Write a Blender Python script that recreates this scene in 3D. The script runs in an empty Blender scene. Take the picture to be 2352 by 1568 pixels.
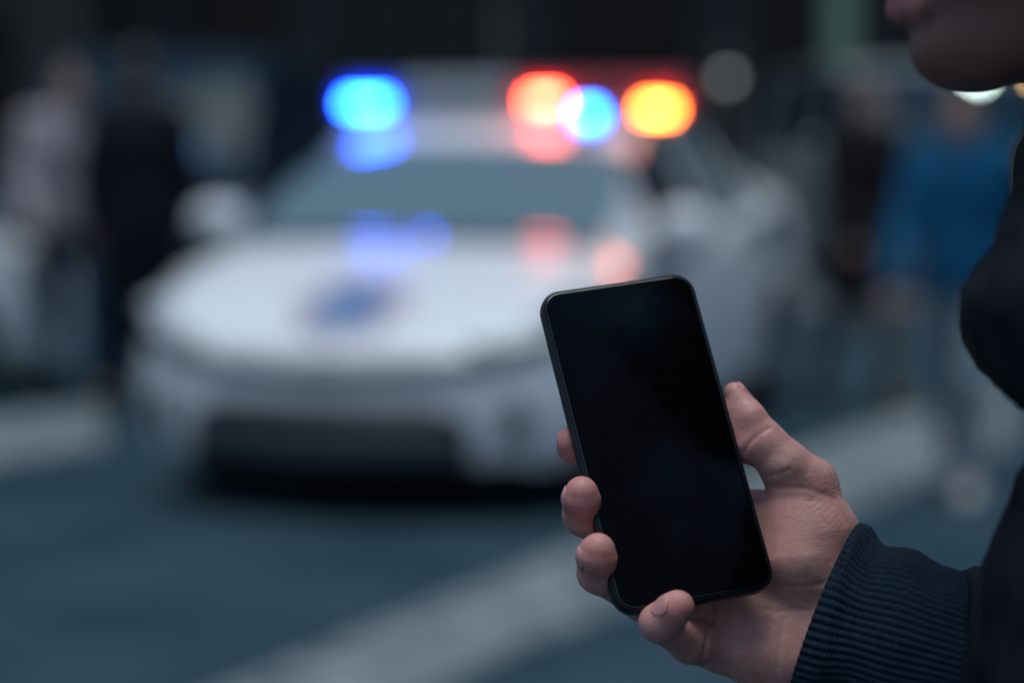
import bpy, bmesh, math, random
import numpy as np
from mathutils import Matrix, Vector

random.seed(7)
rng = np.random.default_rng(7)
R_ = math.radians
SC = bpy.context.scene
COL = SC.collection

# ------------------------------------------------------------------ camera, sky, sun, exposure
CAM_Z, PITCH, LENS = 1.42, R_(5.08), 85.0
FPX = LENS / 36.0 * 2352.0            # focal length in pixels of the 2352-wide picture
D0 = 1.069                           # distance to the phone in metres
cam_data = bpy.data.cameras.new('camera')
cam = bpy.data.objects.new('camera', cam_data)
COL.objects.link(cam)
cam.location = (0, 0, CAM_Z)
cam.rotation_euler = (math.pi / 2 - PITCH, 0, 0)
cam_data.lens = LENS
cam_data.sensor_width = 36.0
cam_data.sensor_fit = 'HORIZONTAL'
cam_data.clip_start = 0.05
cam_data.clip_end = 2000
cam_data.dof.use_dof = True
cam_data.dof.focus_distance = 1.064
cam_data.dof.aperture_fstop = 3.45
SC.camera = cam

SUN_EL, SUN_AZ = R_(85), R_(200)
world = bpy.data.worlds.new('World')
SC.world = world
world.use_nodes = True
wn = world.node_tree
bg = wn.nodes['Background']
sky = wn.nodes.new('ShaderNodeTexSky')
sky.sky_type = 'NISHITA'
sky.sun_disc = False
sky.sun_elevation = SUN_EL
sky.sun_rotation = SUN_AZ
sky.air_density = 1.0
sky.dust_density = 1.0
sky.ozone_density = 2.0
wn.links.new(sky.outputs[0], bg.inputs[0])
bg.inputs[1].default_value = 0.07
sun_d = bpy.data.lights.new('sun', 'SUN')
sun_d.energy = 1.5
sun_d.angle = R_(32)
sun_d.color = (.88, 1.0, .98)
sun = bpy.data.objects.new('sun', sun_d)
COL.objects.link(sun)
sun.rotation_euler = Vector((math.sin(SUN_AZ) * math.cos(SUN_EL), math.cos(SUN_AZ) * math.cos(SUN_EL),
                             math.sin(SUN_EL))).to_track_quat('Z', 'Y').to_euler()
SC.view_settings.view_transform = 'Standard'
SC.view_settings.look = 'None'
SC.view_settings.exposure = 0.42
SC.view_settings.gamma = 1.0
SC.render.engine = 'CYCLES'
SC.cycles.use_denoising = True
SC.cycles.denoiser = 'OPENIMAGEDENOISE'
SC.cycles.sample_clamp_indirect = 4.0
SC.cycles.max_bounces = 6

CM = Matrix.Translation((0, 0, CAM_Z)) @ Matrix.Rotation(math.pi / 2 - PITCH, 4, 'X')
CMN = np.array(CM)


def P(u, v, d):
    """world point seen at picture pixel (u, v) at depth d metres"""
    return CM @ Vector(((u - 1176) / FPX * d, (784 - v) / FPX * d, -d))


def G(u, v, z=0.0):
    """world point on the ground seen at picture pixel (u, v)"""
    a = P(u, v, 1.0) - Vector((0, 0, CAM_Z))
    t = (z - CAM_Z) / a.z
    return Vector((0, 0, CAM_Z)) + a * t


def hp(u, v, z):
    """hand space (mm, axes of the picture plane at the phone's distance); z towards the camera"""
    d = D0 * 1000 - z
    return np.array(((u - 1176) / FPX * d, (784 - v) / FPX * d, z))


def h2w(v):
    """hand space mm -> world m"""
    v = np.asarray(v, dtype=np.float64) * 0.001
    v = v.copy()
    v[..., 2] -= D0
    return v @ CMN[:3, :3].T + CMN[:3, 3]


# ------------------------------------------------------------------ materials
def mat(name, col, rough=0.6, metal=0.0, spec=0.5, emit=None, es=0.0, coat=0.0, sss=0.0):
    m = bpy.data.materials.new(name)
    m.use_nodes = True
    b = m.node_tree.nodes['Principled BSDF']
    b.inputs['Base Color'].default_value = (*col, 1)
    b.inputs['Roughness'].default_value = rough
    b.inputs['Metallic'].default_value = metal
    b.inputs['Specular IOR Level'].default_value = spec
    b.inputs['Coat Weight'].default_value = coat
    b.inputs['Coat Roughness'].default_value = 0.04
    if emit:
        b.inputs['Emission Color'].default_value = (*emit, 1)
        b.inputs['Emission Strength'].default_value = es
    if sss:
        b.inputs['Subsurface Weight'].default_value = sss
        b.inputs['Subsurface Radius'].default_value = (1.0, 0.35, 0.2)
        b.inputs['Subsurface Scale'].default_value = 0.004
    return m


def N(m, t, **kw):
    n = m.node_tree.nodes.new(t)
    for k, v in kw.items():
        if k in n.inputs:
            n.inputs[k].default_value = v
        else:
            setattr(n, k, v)
    return n


def L(m, a, b):
    m.node_tree.links.new(a, b)


def bsdf(m):
    return m.node_tree.nodes['Principled BSDF']


def noisy(m, c1, c2, scale=10, bump=0.0, bscale=60, detail=6, dist=0.001, lo=.35, hi=.65):
    """colour variation between c1 and c2 and a noise bump, in object coordinates"""
    tc = N(m, 'ShaderNodeTexCoord')
    nz = N(m, 'ShaderNodeTexNoise', Scale=scale, Detail=detail)
    L(m, tc.outputs['Object'], nz.inputs['Vector'])
    r = N(m, 'ShaderNodeValToRGB')
    r.color_ramp.elements[0].position = lo
    r.color_ramp.elements[1].position = hi
    r.color_ramp.elements[0].color = (*c1, 1)
    r.color_ramp.elements[1].color = (*c2, 1)
    L(m, nz.outputs['Fac'], r.inputs['Fac'])
    L(m, r.outputs['Color'], bsdf(m).inputs['Base Color'])
    if bump:
        n2 = N(m, 'ShaderNodeTexNoise', Scale=bscale, Detail=8.0)
        L(m, tc.outputs['Object'], n2.inputs['Vector'])
        b = N(m, 'ShaderNodeBump', Strength=bump, Distance=dist)
        L(m, n2.outputs['Fac'], b.inputs['Height'])
        L(m, b.outputs['Normal'], bsdf(m).inputs['Normal'])
    return m


M = {}
M['asphalt'] = noisy(mat('asphalt', (.05, .06, .07), .95, spec=.15), (.014, .038, .055), (.037, .069, .090), 1.3, .6, 220, dist=.004)
M['line'] = noisy(mat('road_paint', (.4, .4, .4), .9, spec=.2), (.085, .11, .125), (.26, .28, .29), 6.0, .4, 200, dist=.003)
M['paving'] = noisy(mat('paving', (.1, .11, .12), .8), (.05, .06, .07), (.085, .10, .11), 2.0, .4, 90, dist=.003)
M['kerb'] = noisy(mat('kerb_stone', (.2, .2, .2), .8), (.08, .09, .10), (.13, .14, .15), 6.0)
M['white_paint'] = mat('white_car_paint', (.80, .81, .82), .36, spec=.4, coat=.5)
bsdf(M['white_paint']).inputs['Coat Roughness'].default_value = .12
M['pillar_paint'] = mat('satin_white_pillar', (.70, .72, .74), .6, spec=.2)
M['dark_paint'] = mat('navy_car_paint', (.005, .014, .030), .6, spec=.12)
M['van_paint'] = mat('white_van_paint', (.30, .33, .34), .35, coat=.6)
M['glass'] = mat('car_glass', (.125, .195, .215), .06, spec=.55)
bsdf(M['glass']).inputs['IOR'].default_value = 2.3
M['side_glass'] = mat('car_side_glass', (.14, .19, .21), .08, spec=.8)
M['dark_glass'] = mat('dark_car_glass', (.008, .024, .042), .12, spec=.3)
bsdf(M['dark_glass']).inputs['IOR'].default_value = 1.2
M['black_plastic'] = mat('black_plastic', (.012, .014, .017), .5)
M['cowl'] = mat('cowl_gloss_black', (.01, .014, .018), .12, coat=1.0)
M['grey_plastic'] = mat('grey_plastic', (.032, .052, .064), .45)
M['rubber'] = noisy(mat('rubber', (.015, .015, .016), .8), (.010, .010, .011), (.022, .022, .023), 20)
M['alloy'] = mat('alloy', (.42, .43, .45), .35, metal=.8)
M['lens_clear'] = mat('lamp_lens', (.48, .52, .55), .12, coat=1.0)
M['livery_blue'] = mat('livery_blue', (.02, .065, .21), .35, coat=1.0)
M['livery_mid'] = mat('livery_mid_blue', (.05, .14, .36), .35, coat=1.0)
M['livery_light'] = mat('livery_light_blue', (.17, .33, .52), .35, coat=1.0)
M['livery_pink'] = mat('livery_pale_red', (.55, .36, .40), .4, coat=1.0)
M['bar_grey'] = mat('light_bar_housing', (.25, .28, .30), .3, coat=.5)
M['blue_lens'] = mat('blue_lens', (.01, .05, .35), .15, coat=1.0)
M['red_lens'] = mat('red_lens', (.35, .02, .02), .15, coat=1.0)
M['blue_lamp'] = mat('blue_lamp', (0, 0, 0), .5, emit=(.08, .75, 7.5), es=9.0)
M['blue_spot'] = mat('blue_spot_lamp', (0, 0, 0), .5, emit=(.01, .75, 6.0), es=9.0)
M['red_lamp'] = mat('red_lamp', (0, 0, 0), .5, emit=(5.0, .42, .20), es=9.0)
M['amber_lamp'] = mat('amber_lamp', (0, 0, 0), .5, emit=(5.0, .80, .10), es=9.0)
M['dull_blue_lamp'] = mat('dull_blue_lamp', (0, 0, 0), .5, emit=(.02, .09, .20), es=2.0)


# ------------------------------------------------------------------ helpers: objects
def tag(o, label=None, cat=None, group=None, kind=None):
    for k, v in (('label', label), ('category', cat), ('group', group), ('kind', kind)):
        if v:
            o[k] = v
    return o


def empty(name, loc=(0, 0, 0), rz=0.0):
    o = bpy.data.objects.new(name, None)
    COL.objects.link(o)
    o.location = loc
    o.rotation_euler = (0, 0, rz)
    o.empty_display_size = .2
    return o


def mobj(name, verts, faces, m, parent=None, smooth=False, loc=None):
    me = bpy.data.meshes.new(name)
    verts = np.asarray(verts, dtype=np.float32)
    if isinstance(faces, np.ndarray):
        n, k = faces.shape
        me.vertices.add(len(verts))
        me.vertices.foreach_set('co', verts.ravel())
        me.loops.add(n * k)
        me.loops.foreach_set('vertex_index', faces.astype(np.int32).ravel())
        me.polygons.add(n)
        me.polygons.foreach_set('loop_start', np.arange(0, n * k, k, dtype=np.int32))
        me.update(calc_edges=True)
    else:
        me.from_pydata([tuple(float(c) for c in v) for v in verts], [], [tuple(int(i) for i in f) for f in faces])
    me.validate()
    if smooth:
        me.polygons.foreach_set('use_smooth', np.ones(len(me.polygons), dtype=bool))
    me.materials.append(m)
    o = bpy.data.objects.new(name, me)
    COL.objects.link(o)
    if parent is not None:
        o.parent = parent
    if loc is not None:
        o.location = loc
    return o


class MB:
    """collects primitives into one mesh"""

    def __init__(self):
        self.v, self.f = [], []

    def box(self, c, s, rz=0.0, taper=1.0):
        b = len(self.v)
        cz, sz = math.cos(rz), math.sin(rz)
        for k in (-1, 1):
            t = taper if k > 0 else 1.0
            for i, j in ((-1, -1), (1, -1), (1, 1), (-1, 1)):
                x, y = i * s[0] / 2 * t, j * s[1] / 2 * t
                self.v.append((c[0] + x * cz - y * sz, c[1] + x * sz + y * cz, c[2] + k * s[2] / 2))
        self.f += [tuple(b + q for q in f) for f in
                   ((3, 2, 1, 0), (4, 5, 6, 7), (0, 1, 5, 4), (1, 2, 6, 5), (2, 3, 7, 6), (3, 0, 4, 7))]
        return self

    def lathe(self, prof, axis='Y', c=(0, 0, 0), n=32, closed=False):
        """prof: (radius, along axis)"""
        b = len(self.v)
        k = len(prof)
        for i in range(n):
            a = 2 * math.pi * i / n
            for r, h in prof:
                q = {'Y': (r * math.cos(a), h, r * math.sin(a)), 'Z': (r * math.cos(a), r * math.sin(a), h),
                     'X': (h, r * math.cos(a), r * math.sin(a))}[axis]
                self.v.append((q[0] + c[0], q[1] + c[1], q[2] + c[2]))
        for i in range(n):
            i2 = (i + 1) % n
            for j in range(k if closed else k - 1):
                j2 = (j + 1) % k
                self.f.append((b + i * k + j, b + i2 * k + j, b + i2 * k + j2, b + i * k + j2))
        return self

    def tube(self, pts, r, n=10):
        b = len(self.v)
        pts = [Vector(p) for p in pts]
        for i, p in enumerate(pts):
            d = (pts[min(i + 1, len(pts) - 1)] - pts[max(i - 1, 0)]).normalized()
            a = d.orthogonal().normalized()
            c = d.cross(a)
            rr = r[i] if isinstance(r, (list, tuple)) else r
            for k in range(n):
                t = 2 * math.pi * k / n
                self.v.append(tuple(p + a * (rr * math.cos(t)) + c * (rr * math.sin(t))))
        for i in range(len(pts) - 1):
            for k in range(n):
                k2 = (k + 1) % n
                self.f.append((b + i * n + k, b + i * n + k2, b + (i + 1) * n + k2, b + (i + 1) * n + k))
        self.f.append(tuple(b + k for k in range(n)))
        self.f.append(tuple(b + (len(pts) - 1) * n + k for k in range(n))[::-1])
        return self

    def ellipsoid(self, c, r, nu=20, nv=12):
        b = len(self.v)
        for j in range(nv + 1):
            t = math.pi * j / nv
            for i in range(nu):
                a = 2 * math.pi * i / nu
                self.v.append((c[0] + r[0] * math.sin(t) * math.cos(a), c[1] + r[1] * math.sin(t) * math.sin(a),
                               c[2] + r[2] * math.cos(t)))
        for j in range(nv):
            for i in range(nu):
                i2 = (i + 1) % nu
                self.f.append((b + j * nu + i, b + (j + 1) * nu + i, b + (j + 1) * nu + i2, b + j * nu + i2))
        return self

    def prism(self, poly, a, b_, axis='X'):
        """extrude polygon from a to b along axis"""
        b = len(self.v)
        n = len(poly)
        for h in (a, b_):
            for p, q in poly:
                self.v.append({'X': (h, p, q), 'Y': (p, h, q), 'Z': (p, q, h)}[axis])
        self.f.append(tuple(b + i for i in range(n))[::-1])
        self.f.append(tuple(b + n + i for i in range(n)))
        for i in range(n):
            j = (i + 1) % n
            self.f.append((b + i, b + j, b + n + j, b + n + i))
        return self

    def build(self, name, m, parent=None, smooth=False, loc=None, bevel=0.0):
        o = mobj(name, self.v, self.f, m, parent, smooth, loc)
        bm = bmesh.new()
        bm.from_mesh(o.data)
        bmesh.ops.remove_doubles(bm, verts=bm.verts, dist=1e-6)
        bmesh.ops.recalc_face_normals(bm, faces=bm.faces)
        bm.to_mesh(o.data)
        bm.free()
        if bevel:
            md = o.modifiers.new('bevel', 'BEVEL')
            md.width = bevel
            md.segments = 2
            md.limit_method = 'ANGLE'
        return o


# ------------------------------------------------------------------ helpers: solid shapes from distance fields
def smin(a, b, k):
    h = np.maximum(k - np.abs(a - b), 0) / k
    return np.minimum(a, b) - h * h * k * 0.25


class Field:
    def __init__(self, lo, hi, h):
        self.lo = np.array(lo, dtype=np.float32)
        self.h = float(h)
        self.n = (np.ceil((np.array(hi) - np.array(lo)) / h).astype(int) + 1)
        self.f = np.full(self.n, 1e3 * h, dtype=np.float32)
        self.ax = [self.lo[i] + h * np.arange(self.n[i], dtype=np.float32) for i in range(3)]

    def sl(self, lo, hi):
        out = []
        for i in range(3):
            a = int(max(0, math.floor((lo[i] - self.lo[i]) / self.h)))
            b = int(min(self.n[i], math.ceil((hi[i] - self.lo[i]) / self.h) + 1))
            out.append(slice(a, max(b, a)))
        return tuple(out)

    def grid(self, s):
        return (self.ax[0][s[0]][:, None, None], self.ax[1][s[1]][None, :, None], self.ax[2][s[2]][None, None, :])

    @staticmethod
    def d_cap(g, a, b, ra, rb):
        ba = np.asarray(b, float) - np.asarray(a, float)
        l2 = float(ba @ ba) + 1e-12
        x, y, z = g[0] - a[0], g[1] - a[1], g[2] - a[2]
        t = np.clip((x * ba[0] + y * ba[1] + z * ba[2]) / l2, 0, 1)
        d = np.sqrt((x - t * ba[0]) ** 2 + (y - t * ba[1]) ** 2 + (z - t * ba[2]) ** 2)
        return (d - (ra + (rb - ra) * t)).astype(np.float32)

    @staticmethod
    def d_ell(g, c, r, rot=None):
        x, y, z = g[0] - c[0], g[1] - c[1], g[2] - c[2]
        if rot is not None:
            x, y, z = (rot[0][i] * x + rot[1][i] * y + rot[2][i] * z for i in range(3))
        k0 = np.sqrt((x / r[0]) ** 2 + (y / r[1]) ** 2 + (z / r[2]) ** 2)
        k1 = np.sqrt((x / r[0] ** 2) ** 2 + (y / r[1] ** 2) ** 2 + (z / r[2] ** 2) ** 2) + 1e-9
        return (k0 * (k0 - 1) / k1).astype(np.float32)

    def caps(self, chain, k=3.0, kin=None):
        """chain: list of (a, b, ra, rb); blended inside with kin, to the rest with k"""
        kin = k if kin is None else kin
        pts = np.array([q for c in chain for q in (c[0], c[1])])
        mr = max(max(c[2], c[3]) for c in chain) + max(k, kin) + 4 * self.h
        s = self.sl(pts.min(0) - mr, pts.max(0) + mr)
        g = self.grid(s)
        d = None
        for a, b, ra, rb in chain:
            e = self.d_cap(g, a, b, ra, rb)
            d = e if d is None else smin(d, e, kin)
        self.f[s] = smin(self.f[s], d, k)
        return self

    def path(self, pts, rad, k=3.0, kin=None):
        return self.caps([(pts[i], pts[i + 1], rad[i], rad[i + 1]) for i in range(len(pts) - 1)], k, kin)

    def ell(self, c, r, k=3.0, rot=None, sub=False):
        mr = max(r) + k + 4 * self.h
        c = np.asarray(c, float)
        s = self.sl(c - mr, c + mr)
        d = self.d_ell(self.grid(s), c, r, rot)
        self.f[s] = -smin(-self.f[s], d, k) if sub else smin(self.f[s], d, k)
        return self

    def crease(self, pts, depth, w):
        pts = [np.asarray(p, float) for p in pts]
        ar = np.array(pts)
        s = self.sl(ar.min(0) - 4 * w, ar.max(0) + 4 * w)
        g = self.grid(s)
        d = None
        for i in range(len(pts) - 1):
            e = self.d_cap(g, pts[i], pts[i + 1], 0, 0)
            d = e if d is None else np.minimum(d, e)
        self.f[s] += depth * np.exp(-(d / w) ** 2)
        return self

    def sample(self, p):
        q = (np.asarray(p) - self.lo) / self.h
        i = np.clip(np.floor(q).astype(int), 0, self.n - 2)
        t = q - i
        out = 0
        for dx in (0, 1):
            for dy in (0, 1):
                for dz in (0, 1):
                    w = ((t[..., 0] if dx else 1 - t[..., 0]) * (t[..., 1] if dy else 1 - t[..., 1]) *
                         (t[..., 2] if dz else 1 - t[..., 2]))
                    out = out + w * self.f[i[..., 0] + dx, i[..., 1] + dy, i[..., 2] + dz]
        return out

    def mesh(self):
        f = self.f
        s = f < 0
        c = np.zeros(tuple(np.array(f.shape) - 1), dtype=np.uint8)
        offs = [(a, b, d) for a in (0, 1) for b in (0, 1) for d in (0, 1)]
        nx, ny, nz = f.shape
        for a, b, d in offs:
            c += s[a:nx - 1 + a, b:ny - 1 + b, d:nz - 1 + d]
        idx = np.argwhere((c > 0) & (c < 8))
        vals = {o: f[idx[:, 0] + o[0], idx[:, 1] + o[1], idx[:, 2] + o[2]] for o in offs}
        acc = np.zeros((len(idx), 3))
        cnt = np.zeros(len(idx))
        for o in offs:
            for ax in range(3):
                if o[ax] == 0:
                    o2 = list(o)
                    o2[ax] = 1
                    o2 = tuple(o2)
                    a, b = vals[o], vals[o2]
                    m = (a < 0) != (b < 0)
                    t = a[m] / (a[m] - b[m])
                    q = np.tile(np.array(o, float), (m.sum(), 1))
                    q[:, ax] = t
                    acc[m] += q
                    cnt[m] += 1
        v = self.lo + self.h * (idx + acc / cnt[:, None])
        vid = np.full(c.shape, -1, dtype=np.int32)
        vid[idx[:, 0], idx[:, 1], idx[:, 2]] = np.arange(len(idx))
        faces = []
        for ax in range(3):
            a1, a2 = (ax + 1) % 3, (ax + 2) % 3
            sl0 = [slice(None)] * 3
            sl1 = [slice(None)] * 3
            sl0[ax] = slice(0, -1)
            sl1[ax] = slice(1, None)
            e0, e1 = s[tuple(sl0)], s[tuple(sl1)]
            q = np.argwhere(e0 != e1)
            ok = (q[:, a1] > 0) & (q[:, a2] > 0) & (q[:, a1] < f.shape[a1] - 1) & (q[:, a2] < f.shape[a2] - 1)
            q = q[ok]
            ins = e0[q[:, 0], q[:, 1], q[:, 2]]

            def cell(d1, d2):
                r = q.copy()
                r[:, a1] += d1
                r[:, a2] += d2
                return vid[r[:, 0], r[:, 1], r[:, 2]]
            quad = np.stack([cell(-1, -1), cell(0, -1), cell(0, 0), cell(-1, 0)], 1)
            quad[~ins] = quad[~ins][:, ::-1]
            faces.append(quad)
        faces = np.concatenate(faces)
        faces = faces[(faces >= 0).all(1)]
        return v, faces


# ================================================================== SETTING
def sheet(name, pts, m, z, thick=0.0):
    """flat polygon on the ground"""
    return mobj(name, [(p[0], p[1], z) for p in pts], [tuple(range(len(pts)))], m)


road = sheet('road', [(-300, -300), (300, -300), (300, 300), (-300, 300)], M['asphalt'], 0.0)
tag(road, 'dark blue grey asphalt road running under everything', kind='structure')
ln = sheet('lane_line', [G(300, 1670), G(1012 - 245, 1670), G(2330, 1018), G(2330, 842)], M['line'], 0.004)
tag(ln, 'wide worn white line crossing the road in front of the car', kind='structure')
ln2 = sheet('lane_line', [G(-500, 1135), G(240, 1025), G(240, 925), G(-500, 1020)], M['line'], 0.004)
tag(ln2, 'pale worn line on the road left of the car', kind='structure')
PAVE_Y = 17.5
mb = MB()
mb.box((0, PAVE_Y + 20, 0.055), (120, 40, .13))
tag(mb.build('pavement', M['paving']), 'dark pavement at the foot of the buildings', kind='structure')
kb = MB().box((0, PAVE_Y - .08, .06), (120, .15, .14)).build('kerb', M['kerb'], bevel=.02)
tag(kb, 'grey stone kerb along the far pavement', kind='structure')


# ------------------------------------------------------------------ buildings
def building(label, x0, x1, y0, hgt, wall_mat, bays, pane_mats, bay_w, base_z=.12, win_z=(.55, 2.7), lit=None):
    """facade facing the camera: piers and spandrels round real openings with recessed frames and panes"""
    root = empty('building', ((x0 + x1) / 2, y0, 0))
    tag(root, label, 'building')
    cx = (x0 + x1) / 2
    depth = 8.0
    storeys = [(win_z[0], win_z[1])]
    z = 4.0
    while z + 2.4 < hgt:
        storeys.append((z, z + 1.9))
        z += 3.3
    pitch = (x1 - x0) / bays
    w = MB()
    w.box((0, depth / 2 + .35, hgt / 2), (x1 - x0, depth, hgt))           # core behind the facade skin
    zs = [base_z - .2] + [q for s in storeys for q in s] + [hgt]
    for i in range(0, len(zs), 2):                                       # horizontal bands
        w.box((0, .17, (zs[i] + zs[i + 1]) / 2), (x1 - x0, .352, zs[i + 1] - zs[i]))
    for b in range(bays + 1):                                            # piers
        px = x0 - cx + b * pitch
        pw = pitch - bay_w
        px = min(max(px, x0 - cx + pw / 2), x1 - cx - pw / 2)
        w.box((px, .165, hgt / 2), (pw, .346, hgt - .002))
    w.build('wall', wall_mat, root)
    MB().box((0, -.12, hgt - .15), (x1 - x0 + .3, .5, .3)).build('cornice', wall_mat, root)
    MB().box((0, -.04, .3), (x1 - x0, .1, .42)).build('plinth', M['kerb'], root)
    for si, (za, zb) in enumerate(storeys):
        if si > 2:
            break
        for b in range(bays):
            c = x0 - cx + (b + .5) * pitch
            f = MB()
            t = .07
            f.box((c, .2, za + t / 2), (bay_w, .09, t)).box((c, .2, zb - t / 2), (bay_w, .09, t))
            f.box((c - bay_w / 2 + t / 2, .2, (za + zb) / 2), (t, .088, zb - za - 2 * t))
            f.box((c + bay_w / 2 - t / 2, .2, (za + zb) / 2), (t, .088, zb - za - 2 * t))
            f.box((c, .2, (za + zb) / 2), (.05, .086, zb - za - 2 * t))
            fo = f.build('window', M['black_plastic'], root)
            pm = pane_mats[(b + si * 3) % len(pane_mats)] if si else pane_mats[b % len(pane_mats)]
            for sgn in (-1, 1):
                pm2 = M['pane_green'] if (lit and si == 0 and b == lit[0] and sgn == lit[1]) else pm
                MB().box((c + sgn * (bay_w / 4 - .01), .22, (za + zb) / 2), (bay_w / 2 - .1, .02, zb - za - 2 * t)).build(
                    'pane', pm2, fo)
    return root


M['stone_dark'] = noisy(mat('dark_stone', (.03, .03, .03), .85), (.010, .011, .014), (.020, .020, .024), 1.4, .3, 30, dist=.01)
M['stone_olive'] = noisy(mat('olive_stone', (.05, .05, .04), .85), (.020, .024, .022), (.036, .040, .034), 1.4, .3, 30, dist=.01)
M['pane'] = mat('window_pane', (.006, .007, .010), .12, spec=.15)
M['pane_blue'] = mat('window_pane_blue', (.008, .014, .024), .12, spec=.2)
M['pane_green'] = mat('green_lit_pane', (.02, .03, .03), .2, emit=(.05, .11, .09), es=.5)
building('dark stone building behind the police car with one green lit pane', -4.4, 4.6, 27, 11, M['stone_dark'], 4,
         [M['pane'], M['pane_blue'], M['pane'], M['pane']], 1.5, win_z=(.55, 3.2), lit=(3, 1))
building('olive grey building at the left end of the background', -15, -4.5, 26.2, 10, M['stone_olive'], 5,
         [M['pane'], M['pane_blue']], 1.3)
building('dark building at the right end of the background', 4.7, 15, 26.4, 10, M['stone_dark'], 4,
         [M['pane_blue'], M['pane']], 1.6, win_z=(.9, 3.1))


def street_lamp(label, u, v, d, emit, es, r):
    p = P(u, v, d)
    root = empty('street_lamp', (p.x, p.y, .12 if d > PAVE_Y else 0))
    tag(root, label, 'street lamp', 'lit lamps far behind the car')
    h = p.z - root.location.z
    m = mat('lamp_glow', (0, 0, 0), .5, emit=emit, es=es)
    pole = MB().lathe([(.0, 0), (.11, 0), (.10, .25), (.05, .32), (.035, h + .25), (.0, h + .25)], 'Z', n=14)
    pole.build('pole', M['black_plastic'], root, True)
    MB().tube([(0, 0, h + .25), (0, -.1, h + .3), (0, -.22, h + .27)], .02).build('arm', M['black_plastic'], root, True)
    MB().lathe([(.0, h + .26), (.04, h + .26), (r * 1.15, h + r * .75), (r * 1.15, h + r * .6), (0, h + r * .6)], 'Z',
               (0, -.22, 0), 20).build('lamp_shade', M['black_plastic'], root, True)
    MB().ellipsoid((0, -.22, h), (r, r, r)).build('globe', m, root, True)
    return root


# ================================================================== VEHICLES
class Loft:
    """car body: stations along x (0 = nose) of (x, zb, w, zs, ws, wg, wr, zr, ztop)"""

    def __init__(self, st, step=.05):
        self.st = np.array(st)
        xs = self.st[:, 0]
        fine = [xs[0], .01, .025, .045, .07]
        fine += list(np.arange(.1, xs[-1] - .09, step)) + [xs[-1] - .08, xs[-1] - .05, xs[-1] - .025, xs[-1] - .008, xs[-1]]
        self.x = np.array(sorted(set(round(float(q), 4) for q in fine)))

    def at(self, x):
        s = self.st
        r = [np.interp(x, s[:, 0], s[:, i]) for i in range(1, 9)]
        # soften the kinks between stations
        if .12 < x < s[-1, 0] - .12:
            r = [(2 * r[i - 1] + np.interp(x - .06, s[:, 0], s[:, i]) + np.interp(x + .06, s[:, 0], s[:, i])) / 4
                 for i in range(1, 9)]
        zb, w, zs, ws, wg, wr, zr, zt = r
        return np.array([(0, zb), (w * .88, zb), (w * .975, zb + .09), (w, .45 * zb + .55 * zs - .02), (ws, zs),
                         (wg, zs + .025 * (zt > zs + .2) + .35 * (zr - zs) * (zt <= zs + .2)), (wr, zr),
                         (wr * .86, zr + .62 * (zt - zr)), (wr * .5, zr + .93 * (zt - zr)), (0, zt)])

    def surf(self, x, c, side=1):
        """c in 0..9 along the half section (0 under, 9 roof centre)"""
        p = self.at(x)
        i = int(min(8, max(0, math.floor(c))))
        t = c - i
        q = p[i] * (1 - t) + p[i + 1] * t
        return Vector((x, side * q[0], q[1]))

    def normal(self, x, c, side=1):
        e = .02
        x0, x1 = max(0.0, x - e), min(float(self.st[-1, 0]), x + e)
        a = self.surf(x1, c, side) - self.surf(x0, c, side)
        b = self.surf(x, min(9, c + .1), side) - self.surf(x, max(0, c - .1), side)
        n = (a.cross(b) * side).normalized()
        if n.y * side < -0.2:
            n = -n
        return n

    def patch(self, x0, x1, c0, c1, off, side=1, nx=10, nc=4, thick=.006):
        mb = MB()
        for lay in (0, 1):
            for i in range(nx + 1):
                for j in range(nc + 1):
                    x = x0 + (x1 - x0) * i / nx
                    a0 = c0(x) if callable(c0) else c0
                    a1 = c1(x) if callable(c1) else c1
                    c = a0 + (a1 - a0) * j / nc
                    p = self.surf(x, c, side) + self.normal(x, c, side) * (off - lay * thick)
                    mb.v.append(tuple(p))
        n = (nx + 1) * (nc + 1)
        q = lambda i, j, l=0: l * n + i * (nc + 1) + j
        for i in range(nx):
            for j in range(nc):
                mb.f.append((q(i, j), q(i + 1, j), q(i + 1, j + 1), q(i, j + 1)))
                mb.f.append((q(i, j, 1), q(i, j + 1, 1), q(i + 1, j + 1, 1), q(i + 1, j, 1)))
        for i in range(nx):
            mb.f.append((q(i, 0), q(i, 0, 1), q(i + 1, 0, 1), q(i + 1, 0)))
            mb.f.append((q(i, nc), q(i + 1, nc), q(i + 1, nc, 1), q(i, nc, 1)))
        for j in range(nc):
            mb.f.append((q(0, j), q(0, j + 1), q(0, j + 1, 1), q(0, j, 1)))
            mb.f.append((q(nx, j), q(nx, j, 1), q(nx, j + 1, 1), q(nx, j + 1)))
        return mb


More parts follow.
